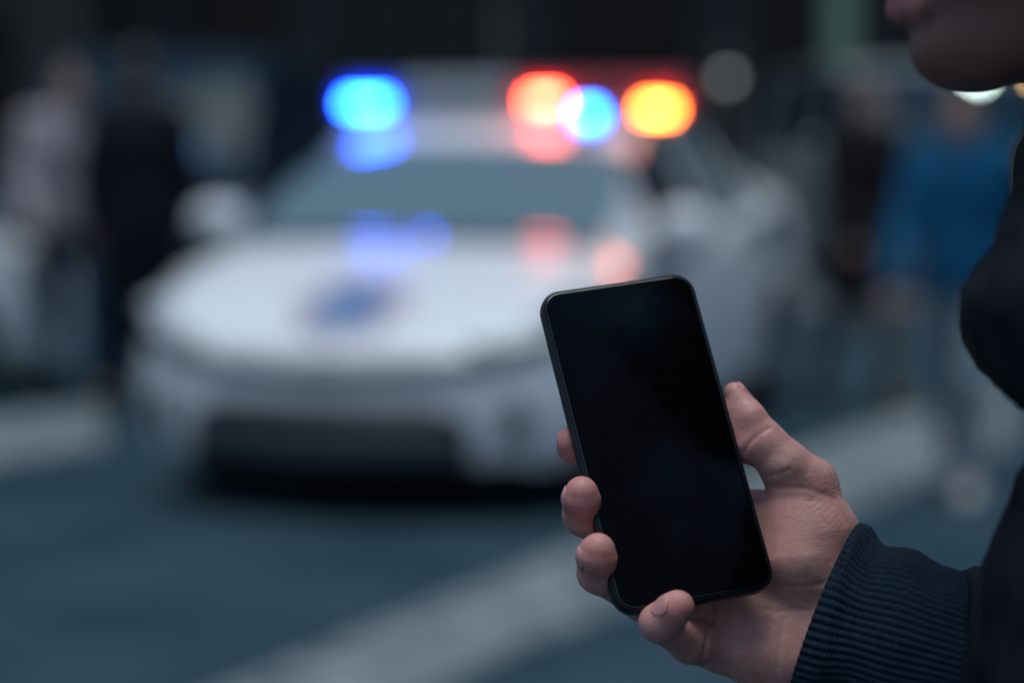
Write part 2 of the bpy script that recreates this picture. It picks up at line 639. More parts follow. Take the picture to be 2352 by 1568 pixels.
HATCH = [(0.00, .22, .10, .56, .09, .08, .07, .59, .602), (0.03, .21, .32, .58, .30, .28, .24, .612, .624),
         (0.07, .20, .50, .60, .47, .44, .38, .632, .645), (0.13, .20, .65, .625, .61, .57, .48, .645, .66),
         (0.22, .20, .775, .67, .74, .70, .60, .705, .718), (0.35, .19, .85, .735, .82, .78, .67, .775, .792),
         (0.70, .19, .875, .84, .845, .81, .72, .875, .90), (1.00, .16, .872, .90, .83, .795, .735, .935, .975),
         (1.45, .16, .872, .92, .83, .80, .70, 1.18, 1.225), (1.95, .16, .872, .94, .83, .805, .62, 1.39, 1.44),
         (2.30, .16, .872, .95, .83, .80, .585, 1.435, 1.485), (2.90, .16, .872, .97, .825, .79, .57, 1.415, 1.475),
         (3.50, .17, .87, 1.00, .81, .77, .55, 1.355, 1.42), (4.08, .19, .855, 1.03, .79, .73, .52, 1.23, 1.29),
         (4.48, .23, .82, 1.03, .75, .68, .50, 1.11, 1.15), (4.66, .27, .78, .98, .70, .62, .45, 1.01, 1.03),
         (4.72, .32, .70, .85, .62, .55, .40, .87, .88)]
VAN = [(0.00, .24, .66, .66, .63, .60, .52, .70, .715), (0.05, .22, .80, .74, .77, .74, .6, .79, .80),
       (0.18, .22, .89, .90, .86, .82, .66, .95, .965), (0.60, .22, .93, 1.05, .89, .86, .72, 1.12, 1.14),
       (0.80, .22, .935, 1.09, .90, .87, .74, 1.20, 1.23), (1.10, .22, .94, 1.12, .91, .88, .76, 1.52, 1.56),
       (1.45, .22, .94, 1.13, .91, .88, .76, 1.80, 1.86), (1.90, .22, .94, 1.13, .91, .89, .78, 1.90, 1.96),
       (4.60, .23, .94, 1.14, .91, .89, .78, 1.90, 1.96), (4.85, .26, .93, 1.14, .90, .87, .76, 1.82, 1.87),
       (4.92, .30, .88, 1.10, .86, .82, .70, 1.60, 1.62)]


def wheel(parent, c, r, side, w=.20):
    root = MB()
    y0 = -w / 2
    prof = [(r * .62, y0), (r * .80, y0 - .012), (r * .94, y0 + .004), (r, y0 + .03), (r, y0 + w - .03), (r * .94, y0 + w - .004),
            (r * .80, y0 + w + .012), (r * .62, y0 + w)]
    wobj = MB().lathe([(0, -.06), (r * .17, -.06), (r * .17, .06), (0, .06)], 'Y', (0, 0, 0), 20).build('wheel', M['alloy'], parent)
    wobj.location = c
    MB().lathe(prof, 'Y', (0, 0, 0), 40, True).build('tyre', M['rubber'], wobj, True)
    m = MB().lathe([(r * .64, y0 + .01), (r * .60, y0 + .02), (r * .60, -y0 - .02), (r * .64, -y0 - .01)], 'Y', n=36)
    yo = side * (w / 2 - .035)
    for i in range(7):
        a = 2 * math.pi * i / 7
        n0 = len(m.v)
        for rr, hw in ((r * .12, .035), (r * .61, .022)):
            for yy in (yo - .012, yo + .012):
                for s in (-1, 1):
                    m.v.append((rr * math.cos(a) - s * hw * math.sin(a), yy, rr * math.sin(a) + s * hw * math.cos(a)))
        m.f += [tuple(n0 + k for k in f) for f in ((0, 1, 5, 4), (2, 6, 7, 3), (0, 4, 6, 2), (1, 3, 7, 5), (4, 5, 7, 6), (0, 2, 3, 1))]
    m.build('rim', M['alloy'], wobj)
    return wobj


VEH = {}


def vehicle(name, st, loc, rz, paint, regions, wheels, wr, glass, arch=.05, sglass=None):
    """regions: dict of x limits. Returns (root Empty, Loft)"""
    root = empty(name, loc, rz)
    sglass = sglass or glass
    lf = Loft(st)
    X = lf.x
    n = len(X)
    sub = 3
    secs = []
    for x in X:
        p = lf.at(x)
        row = []
        for i in range(9):
            for t in range(sub):
                row.append(p[i] * (1 - t / sub) + p[i + 1] * (t / sub))
        row.append(p[9])
        secs.append(row)
    S = np.array(secs)                                    # n, 28, 2
    ra = wr + arch
    r = regions
    parts = {}

    def part_of(x, s, side):
        sd = 'r' if side > 0 else 'l'
        if s == 0:
            return ('underbody', 'u')
        if x < r['nose'] and s >= 4 or (s >= 4 and x < r['cowl']):
            return ('bonnet', 'c')
        if s >= 6:
            if x < r['ws']:
                return ('windscreen', 'c')
            if x < r['roof_end']:
                return ('roof', 'c')
            if x < r['rw_end']:
                return ('rear_window', 'c')
            return ('tailgate', 'c')
        if s == 5:
            for k, (a, b) in enumerate(r['side_glass']):
                if a <= x <= b:
                    return ('side_window', sd + str(k))
            return ('window_pillar', sd + str(sum(b < x for a, b in r['side_glass'])))
        if x < r['bumper']:
            return ('front_bumper', 'c')
        for k, (a, b) in enumerate(r['doors']):
            if a <= x <= b:
                return ('door', sd + str(k))
        return ('front_wing', sd) if x < r['doors'][0][0] else ('rear_wing', sd)

    for side in (1, -1):
        for i in range(n - 1):
            xm = (X[i] + X[i + 1]) / 2
            for j in range(27):
                s = j // sub
                pts = [(X[i], side * S[i, j, 0], S[i, j, 1]), (X[i + 1], side * S[i + 1, j, 0], S[i + 1, j, 1]),
                       (X[i + 1], side * S[i + 1, j + 1, 0], S[i + 1, j + 1, 1]), (X[i], side * S[i, j + 1, 0], S[i, j + 1, 1])]
                if 1 <= s <= 3:
                    skip = False
                    for wx in wheels:
                        q = [math.hypot(p[0] - wx, p[2] - wr) for p in pts]
                        if sum(q) / 4 < ra:
                            skip = True
                        else:
                            pts = [p if qq >= ra else (wx + (p[0] - wx) * ra / max(qq, .01), p[1], wr + (p[2] - wr) * ra / max(qq, .01))
                                   for p, qq in zip(pts, q)]
                    if skip:
                        continue
                key = part_of(xm, s, side)
                mb = parts.setdefault(key, MB())
                b = len(mb.v)
                mb.v += pts
                mb.f.append((b, b + 1, b + 2, b + 3) if side > 0 else (b + 3, b + 2, b + 1, b))
    # end caps
    for i, key in ((0, ('front_bumper', 'c')), (n - 1, ('tailgate', 'c'))):
        mb = parts.setdefault(key, MB())
        b = len(mb.v)
        ring = [(X[i], S[i, j, 0], S[i, j, 1]) for j in range(28)] + [(X[i], -S[i, j, 0], S[i, j, 1]) for j in range(26, 0, -1)]
        mb.v += ring
        mb.f.append(tuple(range(b, b + len(ring))))
    made = {}
    for key, mb in parts.items():
        nm = key[0]
        m = glass if nm in ('windscreen', 'side_window', 'rear_window') else M['black_plastic'] if nm == 'underbody' else paint
        if nm == 'window_pillar' and paint is M['white_paint']:
            m = M['pillar_paint']
        parent = root
        if nm == 'side_window':
            continue
        made[key] = mb.build(nm, m, parent, True)
    for key, mb in parts.items():
        if key[0] == 'side_window':
            dk = ('door', key[1])
            made[key] = mb.build('side_window', M['dark_glass'] if key[1].endswith('0') else sglass, made.get(dk, root), True)
    for wx in wheels:
        hw = lf.at(wx)[3][0]
        for side in (1, -1):
            wheel(root, (wx, side * (hw - .13), wr), wr, side)
            m = MB()
            pr = []
            for k in range(25):
                a = math.pi * (k / 24 * 1.16 - .08)
                pr.append((wx + ra * math.cos(a), wr + ra * math.sin(a)))
            b = 0
            for (px, pz) in pr:
                m.v += [(px, side * (hw - .30), pz), (px, side * (hw - .02), pz)]
            for k in range(24):
                m.f.append((2 * k, 2 * k + 1, 2 * k + 3, 2 * k + 2))
            n0 = len(m.v)
            m.v += [(px, side * (hw - .30), pz) for px, pz in pr]
            m.f.append(tuple(range(n0, n0 + len(pr))))
            m.build('wheel_arch', M['black_plastic'], root)
    VEH[root.name] = made
    return root, lf


def mirror(root, x, y, z, side, m):
    o = MB().ellipsoid((x, y, z), (.075, .12, .085), 16, 10).build('mirror', m, root, True)
    MB().tube([(x + .01, y - side * .1, z - .05), (x + .02, y - side * .2, z - .09)], .025).build('mirror_arm', M['black_plastic'], o, True)
    MB().ellipsoid((x + .045, y, z), (.035, .095, .065), 16, 8).build('mirror_glass', M['dark_glass'], o, True)


HREG = dict(nose=.03, cowl=1.0, ws=1.74, roof_end=3.6, rw_end=4.4, bumper=.5,
            side_glass=[(1.55, 2.36), (2.44, 3.32), (3.40, 3.85)], doors=[(1.38, 2.40), (2.40, 3.36)])
VREG = dict(nose=.03, cowl=.8, ws=1.5, roof_end=4.7, rw_end=4.75, bumper=.45,
            side_glass=[(1.2, 1.95), (2.1, 3.2), (3.35, 4.4)], doors=[(1.0, 2.02), (2.02, 3.3)])
HWH, VWH = (.88, 3.74), (.95, 3.95)


def front_details(root, lf, van=False, plate=False):
    zn = .0
    for side in (1, -1):
        h = lf.patch(.10 if not van else .06, .60 if not van else .3, lambda x: 4.10, lambda x: 5.5 if not van else 5.0, .006, side, 8, 4, .02)
        ho = h.build('headlight', M['lens_clear'], root, True)
        p = lf.surf(.32 if not van else .17, 4.55, side)
        q = lf.normal(.32 if not van else .17, 4.55, side)
        MB().ellipsoid(tuple(p + q * .002), (.05, .05, .045)).build('reflector', M['alloy'], ho, True)
        t = lf.patch(4.56 if not van else 4.80, 4.67 if not van else 4.885, 3.2, 3.9, .006, side, 4, 4, .02)
        t.build('tail_light', M['red_lens'], root, True)


# ---- police car
YAW = R_(17.2)
fc = P(738, 1095, 8.7)
CAR_LOC = (fc.x, fc.y, 0.0)
CAR_RZ = math.pi / 2 - YAW
car, clf = vehicle('police_car', HATCH, CAR_LOC, CAR_RZ, M['white_paint'], HREG, HWH, .315, M['glass'], sglass=M['side_glass'])
car.scale = (1.05, 1.05, 1)
tag(car, 'white police hatchback with blue and red roof lights facing the camera', 'police car')
front_details(car, clf)
for side in (1, -1):
    # blue livery band low on the windows and on the flank
    clf.patch(1.1, 2.0, 3.72, 3.98, .004, side, 14, 3, .006).build('livery_stripe', M['livery_blue'], car, True)
    clf.patch(3.3, 4.1, 3.45, 3.92, .004, side, 14, 3, .006).build('livery_stripe', M['livery_blue'], car, True)
    mirror(car, 1.40, side * (1.0 if side > 0 else .95), 1.02, side, M['white_paint'])
    for di, xh in enumerate((2.22, 3.16)):
        p = clf.surf(xh, 3.6, side) + Vector((0, side * .018, 0))
        MB().ellipsoid(tuple(p), (.10, .022, .022), 14, 8).build('handle', M['white_paint'], VEH[car.name]['door', ('r' if side > 0 else 'l') + str(di)], True)
    # fog lamp in its round recess
    y, z = side * .61, .37
    x = .165
    fo = MB().lathe([(.0, x - .030), (.065, x - .030), (.078, x - .042), (.088, x - .03), (.088, x + .06), (0, x + .06)], 'X', (0, y, z), 28
                    ).build('fog_lamp', M['black_plastic'], car, True)
    MB().lathe([(.0, x - .045), (.04, x - .04), (.05, x - .028), (0, x - .02)], 'X', (0, y, z), 20).build('lens', M['dark_glass'], fo, True)
    MB().tube([(1.02 + .0, side * .10, .985), (1.06, side * .36, .985), (1.18, side * .62, 1.02)], .012, 8).build('wiper', M['black_plastic'], car, True)


def nose_x(y, z):
    """x of the nose surface at half width |y| and height z"""
    def hw(x):
        p = clf.at(x)[1:]
        return float(np.interp(z, p[:, 1], p[:, 0]))
    lo_, hi_ = 0.0, .9
    if hw(lo_) >= abs(y):
        return 0.0
    for _ in range(28):
        mid = (lo_ + hi_) / 2
        if hw(mid) < abs(y):
            lo_ = mid
        else:
            hi_ = mid
    return hi_


def nose_strip(name, m, ymax, zlo, zhi, off, n=40, nz=4, thick=.02):
    """panel wrapped round the nose from -ymax to ymax, off metres proud of it"""
    mb = MB()
    for lay in (0, 1):
        for i in range(n + 1):
            y = -ymax + 2 * ymax * i / n
            for j in range(nz + 1):
                z = zlo(abs(y)) + (zhi(abs(y)) - zlo(abs(y))) * j / nz
                o = off - lay * thick
                mb.v.append((nose_x(y, z) - o, y + (o * .6 * (1 if y > 0 else -1) if abs(y) > .3 else 0), z))
    k = (n + 1) * (nz + 1)
    q = lambda i, j, l=0: l * k + i * (nz + 1) + j
    for i in range(n):
        for j in range(nz):
            mb.f += [(q(i, j), q(i, j + 1), q(i + 1, j + 1), q(i + 1, j)), (q(i, j, 1), q(i + 1, j, 1), q(i + 1, j + 1, 1), q(i, j + 1, 1))]
        mb.f += [(q(i, 0), q(i + 1, 0), q(i + 1, 0, 1), q(i, 0, 1)), (q(i, nz), q(i, nz, 1), q(i + 1, nz, 1), q(i + 1, nz))]
    for j in range(nz):
        mb.f += [(q(0, j), q(0, j, 1), q(0, j + 1, 1), q(0, j + 1)), (q(n, j), q(n, j + 1), q(n, j + 1, 1), q(n, j, 1))]
    return mb.build(name, m, car, True)


shoulder = lambda y: float(np.interp(y, [0, .3, .47, .61, .74, .80], [.560, .578, .598, .623, .668, .72]))
nose_strip('upper_grille', M['black_plastic'], .80, lambda y: shoulder(y) - .056, lambda y: shoulder(y) - .006, .008)
# lower air intake: dark opening that wraps round the nose, with a grey panel and slats across it
nose_strip('air_intake', M['black_plastic'], .51, lambda y: .222, lambda y: .43 - max(0, y - .40) * .5, .008)
nose_strip('bumper_lip_shade', M['black_plastic'], .66, lambda y: .196, lambda y: .222, .014, 40, 2, .05)  # black lip strip, added to deepen the shadow under the car
nose_strip('intake_bar', M['grey_plastic'], .47, lambda y: .232, lambda y: .335, .020)
for k in range(3):
    nose_strip('intake_slat', M['grey_plastic'], .40 - .012 * k, lambda y: .352 + k * .022, lambda y: .360 + k * .022, .016, 30, 1, .012)
for side in (1, -1):
    clf.patch(.945, 1.03, 6.15, 8.99, .006, side, 4, 12, .012).build('cowl', M['cowl'], car, True)

# star emblem on the bonnet (eight pointed), laid on the curved panel
def bonnet_point(x, y, off):
    lo_, hi_ = 4.0, 9.0
    sd = 1 if y >= 0 else -1
    for _ in range(30):
        mid = (lo_ + hi_) / 2
        if abs(clf.surf(x, mid, 1).y) > abs(y):
            lo_ = mid
        else:
            hi_ = mid
    p = clf.surf(x, lo_, sd)
    return Vector((x, y, p.z + off))


def star(name, cx, cy, ro, ri, npt, m, off, parent, rot=0.0):
    mb = MB()
    ring = []
    for lay in (off, off - .006):
        mb.v.append(tuple(bonnet_point(cx, cy, lay)))
        for i in range(2 * npt):
            a = math.pi * i / npt + rot
            rr = ro if i % 2 == 0 else ri
            mb.v.append(tuple(bonnet_point(cx + rr * math.cos(a) * 1.15, cy + rr * math.sin(a), lay)))
    k = 2 * npt + 1
    for i in range(2 * npt):
        j = (i + 1) % (2 * npt)
        mb.f += [(0, 1 + i, 1 + j), (k, k + 1 + j, k + 1 + i), (1 + i, k + 1 + i, k + 1 + j, 1 + j)]
    return mb.build(name, m, parent)


em = star('emblem', .30, 0, .24, .17, 8, M['livery_pink'], .006, car)
star('emblem_star', .28, 0, .19, .10, 8, M['livery_light'], .009, em, .2)
star('emblem_centre', .34, 0, .10, .08, 6, M['livery_mid'], .012, em)

# light bar
bar = empty('light_bar', (0, 0, 0))
bar.parent = car
XB = 2.12
MB().prism([(XB - .16, 1.44), (XB + .16, 1.44), (XB + .17, 1.492), (XB - .17, 1.492)], -.80, .70, 'Y').build('bar_base', M['bar_grey'], bar, bevel=.006)
for s in (1, -1):
    MB().box((XB, s * .52, 1.45), (.10, .06, .05)).build('bar_foot', M['black_plastic'], bar)


def bar_section(y0, y1, m, name):
    pr = [(XB - .155, 1.493), (XB + .155, 1.493), (XB + .14, 1.60), (XB + .09, 1.63), (XB - .09, 1.63), (XB - .14, 1.60)]
    return MB().prism(pr, y0, y1, 'Y').build(name, m, bar, bevel=.012)


bar_section(.42, .71, M['blue_lens'], 'blue_lens')
bar_section(-.06, .415, M['bar_grey'], 'bar_centre')
bar_section(-.81, -.065, M['red_lens'], 'red_lens')


def lamp(y, z, w, h, m, name):
    mb = MB()
    mb.box((XB - .165, y, z), (.03, w, h))
    return mb.build(name, m, bar, bevel=.006)


lamp(.565, 1.520, .17, .045, M['blue_lamp'], 'blue_lamp')
lamp(-.22, 1.530, .12, .045, M['red_lamp'], 'red_lamp')
lamp(-.41, 1.470, .07, .05, M['blue_spot'], 'blue_lamp')
MB().box((XB - .255, -.41, 1.436), (.15, .12, .008)).build('reflection_blocker', M['black_plastic'], bar)  # added plate that keeps the blue lamp from reflecting on the bonnet
lamp(-.70, 1.492, .12, .045, M['amber_lamp'], 'red_lamp')

# ---- other vehicles
van, vlf = vehicle('parked_van', VAN, (-2.55, 15.2, 0), math.pi / 2 - R_(4), M['dark_paint'], VREG, VWH, .33, M['dark_glass'])
tag(van, 'dark navy van parked behind the police car at the left', 'van')
front_details(van, vlf, True)
for s in (1, -1):
    mirror(van, 1.25, s * 1.08, 1.25, s, M['dark_paint'])
p = P(455, 345, 15.1)
lo = van.matrix_basis.inverted() @ p
MB().ellipsoid(tuple(lo), (.03, .05, .05)).build('marker_lamp', M['dull_blue_lamp'], van, True)

wv, wlf = vehicle('parked_van', VAN, (3.75, 18.9, .0), math.pi / 2 + R_(6), M['van_paint'], VREG, VWH, .33, M['dark_glass'])
tag(wv, 'pale grey van parked far behind at the right beneath the chin', 'van')
front_details(wv, wlf, True)
for s in (1, -1):
    mirror(wv, 1.25, s * 1.08, 1.25, s, M['van_paint'])

pc, plf = vehicle('parked_car', HATCH, (G(150, 905).x, 13.4, 0), math.pi + R_(14), M['white_paint'], HREG, HWH, .315, M['dark_glass'])
tag(pc, 'white car whose nose pokes in at the left edge', 'car')
front_details(pc, plf)
for s in (1, -1):
    mirror(pc, 1.42, s * 1.0, 1.02, s, M['white_paint'])


# ================================================================== PEOPLE IN THE BACKGROUND
def skin_mat(name, base, red):
    return noisy(mat(name, base, .5, sss=.08), base, red, 25)


M['skin_far'] = skin_mat('skin_passerby', (.36, .22, .17), (.42, .24, .19))
M['hair_dark'] = noisy(mat('dark_hair', (.012, .009, .008), .5), (.008, .006, .005), (.025, .018, .014), 60, .5, 200)
M['shoe'] = mat('shoe_leather', (.02, .02, .022), .4)
M['shoe_pale'] = mat('pale_shoe', (.45, .46, .47), .5)


def cloth(name, c):
    a = tuple(q * .8 for q in c)
    b = tuple(min(1, q * 1.2) for q in c)
    return noisy(mat(name, c, .85, spec=.2), a, b, 8, .4, 120, dist=.004)


def pedestrian(label, loc, rz, H, jacket, trousers, stride=.25, lean=0.0, shoes=None, coat=False, group='people walking behind the car'):
    """whole figure: +X is forward; body continuous, clothes as offset shells"""
    k = H / 1.75
    V3 = lambda x, y, z: np.array((x * k, y * k, z * k))
    hipz, kn, an = .92, .50, .09
    J = {}
    for s, fw in ((1, stride), (-1, -stride)):
        J['hip', s] = V3(0, .09 * s, hipz)
        J['knee', s] = V3(fw * .55 + .05, .095 * s, kn)
        J['ank', s] = V3(fw - (.10 if fw < 0 else 0), .10 * s, an + (.05 if fw < 0 else 0))
        J['toe', s] = J['ank', s] + V3(.17, .02 * s, -.055 - (.03 if fw < 0 else 0))
        J['sho', s] = V3(lean, .185 * s, 1.43)
        J['elb', s] = V3(lean - fw * .35 + .02, .245 * s, 1.14)
        J['wri', s] = V3(lean - fw * .6 + .14, .235 * s, .93)
        J['fin', s] = J['wri', s] + V3(.05, 0, -.15)
    ch, pel, neck, head = V3(lean, 0, 1.27), V3(0, 0, .97), V3(lean + .01, 0, 1.50), V3(lean + .03, 0, 1.63)

    def field():
        return Field(V3(-.6, -.42, -.03), V3(.7, .42, 1.82), .014)

    def limbs(F, o, torso=True, arms=True, legs=True):
        if torso:
            F.caps([(V3(0, .05, .97), V3(lean, .075, 1.32), .115 * k + o, .115 * k + o),
                    (V3(0, -.05, .97), V3(lean, -.075, 1.32), .115 * k + o, .115 * k + o),
                    (J['sho', 1], J['sho', -1], .062 * k + o, .062 * k + o)], .03, .05)
        for s in (1, -1):
            if arms:
                F.path([J['sho', s], J['elb', s], J['wri', s]], [.055 * k + o, .042 * k + o, .03 * k + o], .03, .02)
            if legs:
                F.path([J['hip', s], J['knee', s], J['ank', s]], [.085 * k + o, .058 * k + o, .04 * k + o], .03, .02)
    B = field()
    limbs(B, -.004)
    B.path([V3(lean, 0, 1.40), neck, head - V3(.02, 0, .04)], [.065 * k, .055 * k, .055 * k], .04)
    B.ell(head + V3(-.015, 0, .03), V3(.098, .078, .105), .02)
    B.ell(head + V3(.035, 0, -.055), V3(.06, .055, .065), .03)
    B.caps([(head + V3(.085, 0, .01), head + V3(.105, 0, -.03), .009, .014)], .015)
    B.ell(head + V3(.072, 0, -.10), V3(.02, .024, .018), .02)
    for s in (1, -1):
        B.ell(head + V3(-.01, .078 * s, -.005), V3(.022, .012, .034), .008)
        B.ell(head + V3(.083, .032 * s, .012), V3(.014, .016, .011), .012, sub=True)
        pm = J['wri', s] + V3(.02, 0, -.07)
        B.caps([(J['wri', s], pm, .026 * k, .034 * k), (pm, J['fin', s], .028 * k, .014 * k),
                (pm + V3(.01, 0, .03), pm + V3(.06, -.01 * s, -.02), .014, .011)], .015, .015)
        for q in (-.02, 0, .02):
            B.caps([(pm + V3(q, 0, -.02), J['fin', s] + V3(q * 1.2, 0, -.02), .011, .009)], .006)
        B.path([J['ank', s], J['toe', s]], [.035, .025], .02)
    v, f = B.mesh()
    body = mobj('person', v, f, M['skin_far'], None, True, loc)
    body.rotation_euler = (0, 0, rz)
    tag(body, label, 'person', group)
    Jk = field()
    limbs(Jk, .018, legs=False)
    Jk.caps([(V3(0, .05, 1.0), V3(0, .05, .84), .125 * k + .018, .135 * k + .018), (V3(0, -.05, 1.0), V3(0, -.05, .84), .125 * k + .018, .135 * k + .018)], .04, .05)
    if coat:
        Jk.caps([(V3(0, .07, 1.0), V3(.0, .08, .66), .13 * k, .145 * k), (V3(0, -.07, 1.0), V3(.0, -.08, .66), .13 * k, .145 * k)], .05, .08)
    Jk.path([V3(lean, .0, 1.44), V3(lean, 0, 1.49)], [.085 * k, .08 * k], .04)
    s_ = Jk.sl(V3(-.6, -.5, -.1), V3(.8, .5, .86 if not coat else .56))
    Jk.f[s_] = np.maximum(Jk.f[s_], .01)
    v, f = Jk.mesh()
    mobj('jacket', v, f, jacket, body, True)
    T = field()
    limbs(T, .016, torso=False, arms=False)
    T.caps([(V3(0, .06, .97), V3(0, -.06, .97), .125 * k, .125 * k)], .06)
    v, f = T.mesh()
    mobj('trousers', v, f, trousers, body, True)
    for s in (1, -1):
        Sh = field()
        Sh.caps([(J['ank', s] + V3(-.03, 0, -.03), J['toe', s], .045, .038), (J['ank', s], J['ank', s] + V3(0, 0, .06), .045, .045)], .02, .03)
        v, f = Sh.mesh()
        mobj('shoe', v, f, shoes or M['shoe'], body, True)
    Hr = field()
    Hr.ell(head + V3(-.025, 0, .045), V3(.10, .088, .105), .02)
    Hr.ell(head + V3(.075, 0, -.03), V3(.085, .12, .08), .02, sub=True)
    v, f = Hr.mesh()
    mobj('hair', v, f, M['hair_dark'], body, True)
    return body


def ped_at(u, d):
    p = P(u, 784, d)
    return (p.x, p.y, 0.0)


c_grey = cloth('mauve_grey_jacket', (.36, .32, .34))
c_black = cloth('black_coat', (.008, .008, .014))
c_blue = cloth('blue_jacket', (.003, .088, .19))
c_brown = cloth('black_brown_jacket', (.012, .009, .010))
t_jean = cloth('blue_jeans', (.012, .045, .09))
t_dark = cloth('dark_trousers', (.01, .012, .018))
t_pale = cloth('pale_grey_trousers', (.20, .26, .29))
t_khaki = cloth('taupe_trousers', (.15, .145, .14))
pedestrian('passer by in a mauve grey jacket and blue jeans at the far left', ped_at(165, 12.6), R_(-70), 1.74, c_grey, t_jean, .2)
pedestrian('passer by in a long black coat between grey jacket and police car', ped_at(325, 11.9), R_(100), 1.78, c_black, t_dark, .16, coat=True)
pedestrian('person in a bright blue jacket and pale trousers at the right', ped_at(2210, 9.3), R_(-115), 1.58, c_blue, t_pale, .2, shoes=M['shoe_pale'])
pedestrian('person in a black jacket and taupe trousers behind the police car', ped_at(1975, 12.2), R_(-60), 1.66, c_brown, t_khaki, .14, coat=True)

street_lamp('dim grey lamp above the right end of the police light bar', 1665, 178, 21.0, (.34, .37, .36), 2.2, .05)
street_lamp('bright white lamp right under the chin', 2232, 172, 20.0, (.75, 1.0, .9), 14.0, .06)
street_lamp('warm yellow lamp at the right edge under the jaw', 2372, 168, 21.0, (1.0, .62, .25), 7.0, .05)
street_lamp('faint olive lamp over the police car roof', 1150, 62, 24.0, (.10, .085, .03), .6, .05)

# ================================================================== SMARTPHONE
PR = np.array((-.39274, .20717, .18981))
_a = np.linalg.norm(PR)
_k = PR / _a
_K = np.array(((0, -_k[2], _k[1]), (_k[2], 0, -_k[0]), (-_k[1], _k[0], 0)))
POSE_R = np.eye(3) + math.sin(_a) * _K + (1 - math.cos(_a)) * _K @ _K
POSE_T = (63.641, -42.192, -1068.98)
PW, PL, PT = 73.0, 153.0, 9.2
PHONE_R = np.array(POSE_R)
PHONE_T = np.array(POSE_T) + np.array((0, 0, D0 * 1000))      # hand space, centre of the front face


def zplane(u, v):
    n = PHONE_R[:, 2]
    ray = np.array(((u - 1176) / FPX, (784 - v) / FPX, -1.0))
    o = np.array((0, 0, D0 * 1000))
    t = n @ (PHONE_T - o) / (n @ ray)
    return (o + ray * t)[2]


def hd(u, v, dz):
    """hand-space point at pixel (u, v), dz mm in front of the phone's front plane"""
    return hp(u, v, zplane(u, v) + dz)


def ph2h(p):
    return np.asarray(p, float) @ PHONE_R.T + PHONE_T


def rrect(w, h, r, n=10):
    out = []
    for cx, cy, a0 in ((w / 2 - r, h / 2 - r, 0), (-w / 2 + r, h / 2 - r, 90), (-w / 2 + r, -h / 2 + r, 180), (w / 2 - r, -h / 2 + r, 270)):
        for i in range(n + 1):
            a = R_(a0 + 90 * i / n)
            out.append((cx + r * math.cos(a), cy + r * math.sin(a)))
    return out


def slab(profile, w, h, r):
    """closed rounded-rectangle solid from (inset, z) rings, back to front, in phone mm"""
    v, f = [], []
    k = None
    for ins, z in profile:
        ring = rrect(w - 2 * ins, h - 2 * ins, max(.3, r - ins))
        k = len(ring)
        v += [(x, y, z) for x, y in ring]
    for i in range(len(profile) - 1):
        for j in range(k):
            j2 = (j + 1) % k
            f.append((i * k + j, i * k + j2, (i + 1) * k + j2, (i + 1) * k + j))
    f.append(tuple(range(k))[::-1])
    f.append(tuple((len(profile) - 1) * k + j for j in range(k)))
    return v, f


M['phone_frame'] = mat('phone_frame', (.004, .006, .009), .34, spec=.35)
M['phone_bezel'] = mat('phone_bezel', (.003, .006, .009), .2, spec=.7)
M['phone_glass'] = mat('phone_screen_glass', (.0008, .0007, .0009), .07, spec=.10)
M['phone_black'] = mat('phone_black', (.002, .002, .002), .6, spec=.2)
noisy(M['phone_glass'], (.0014, .0013, .0017), (.0055, .012, .020), 17, lo=.46, hi=.80, detail=2)  # cloudy bluish sky reflection painted into the screen colour
phone_base = h2w(ph2h((0, -PL / 2, -PT / 2)))
phone = empty('smartphone', phone_base)
tag(phone, 'black smartphone with a dark blank screen held upright in the hand', 'smartphone')


def phone_part(name, v, f, m, smooth=True):
    w = h2w(ph2h(np.array(v))) - phone_base
    o = mobj(name, w, f, m, phone, smooth)
    if smooth:
        bm = bmesh.new()
        bm.from_mesh(o.data)
        for e in bm.edges:
            if len(e.link_faces) == 2 and e.calc_face_angle(0) > R_(38):
                e.smooth = False
        bm.to_mesh(o.data)
        bm.free()
    return o


prof = []
for i in range(9):                                       # rounded back edge
    a = R_(90 * i / 8)
    prof.append((3.2 * (1 - math.sin(a)), -PT + 3.6 * (1 - math.cos(a))))
prof += [(0.0, -PT + 4.6), (0.0, -2.6)]
for i in range(1, 7):
    a = R_(90 * i / 6)
    prof.append((.95 * (1 - math.cos(a)), -2.6 + 1.9 * math.sin(a)))
prof += [(1.2, -.72), (1.35, -1.15), (1.8, -1.2)]
v, f = slab(prof, PW, PL, 9.6)
phone_part('frame', v, f, M['phone_frame'])
gp = [(1.45, -1.3), (1.45, -.62), (1.56, -.36), (1.8, -.18), (2.15, -.07)]
v, f = slab(gp, PW, PL, 9.6)
phone_part('bezel', v, f, M['phone_bezel'])
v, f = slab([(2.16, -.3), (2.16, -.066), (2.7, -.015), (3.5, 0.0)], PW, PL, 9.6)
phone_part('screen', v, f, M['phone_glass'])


def phone_box(name, c, s, m, bev=0.0):
    mb = MB().box(c, s)
    o = phone_part(name, mb.v, mb.f, m, False)
    md = o.modifiers.new('bevel', 'BEVEL')
    md.width = min(s) * .0003
    md.segments = 3
    return o


phone_box('power_button', (PW / 2 + .05, 36.5, -4.9), (1.0, 19, 2.4), M['phone_frame'])
phone_box('antenna_band', (-PW / 2 + .35, 52, -4.6), (.8, 1.1, 4.0), M['phone_black'])
phone_box('antenna_band', (PW / 2 - .35, -56, -4.6), (.8, 1.1, 4.0), M['phone_black'])
phone_box('charging_port', (0, -PL / 2 + .3, -4.9), (9, .9, 2.6), M['phone_black'])
phone_box('earpiece_slot', (0, PL / 2 - 2.2, -.55), (12, .35, .6), M['phone_black'])

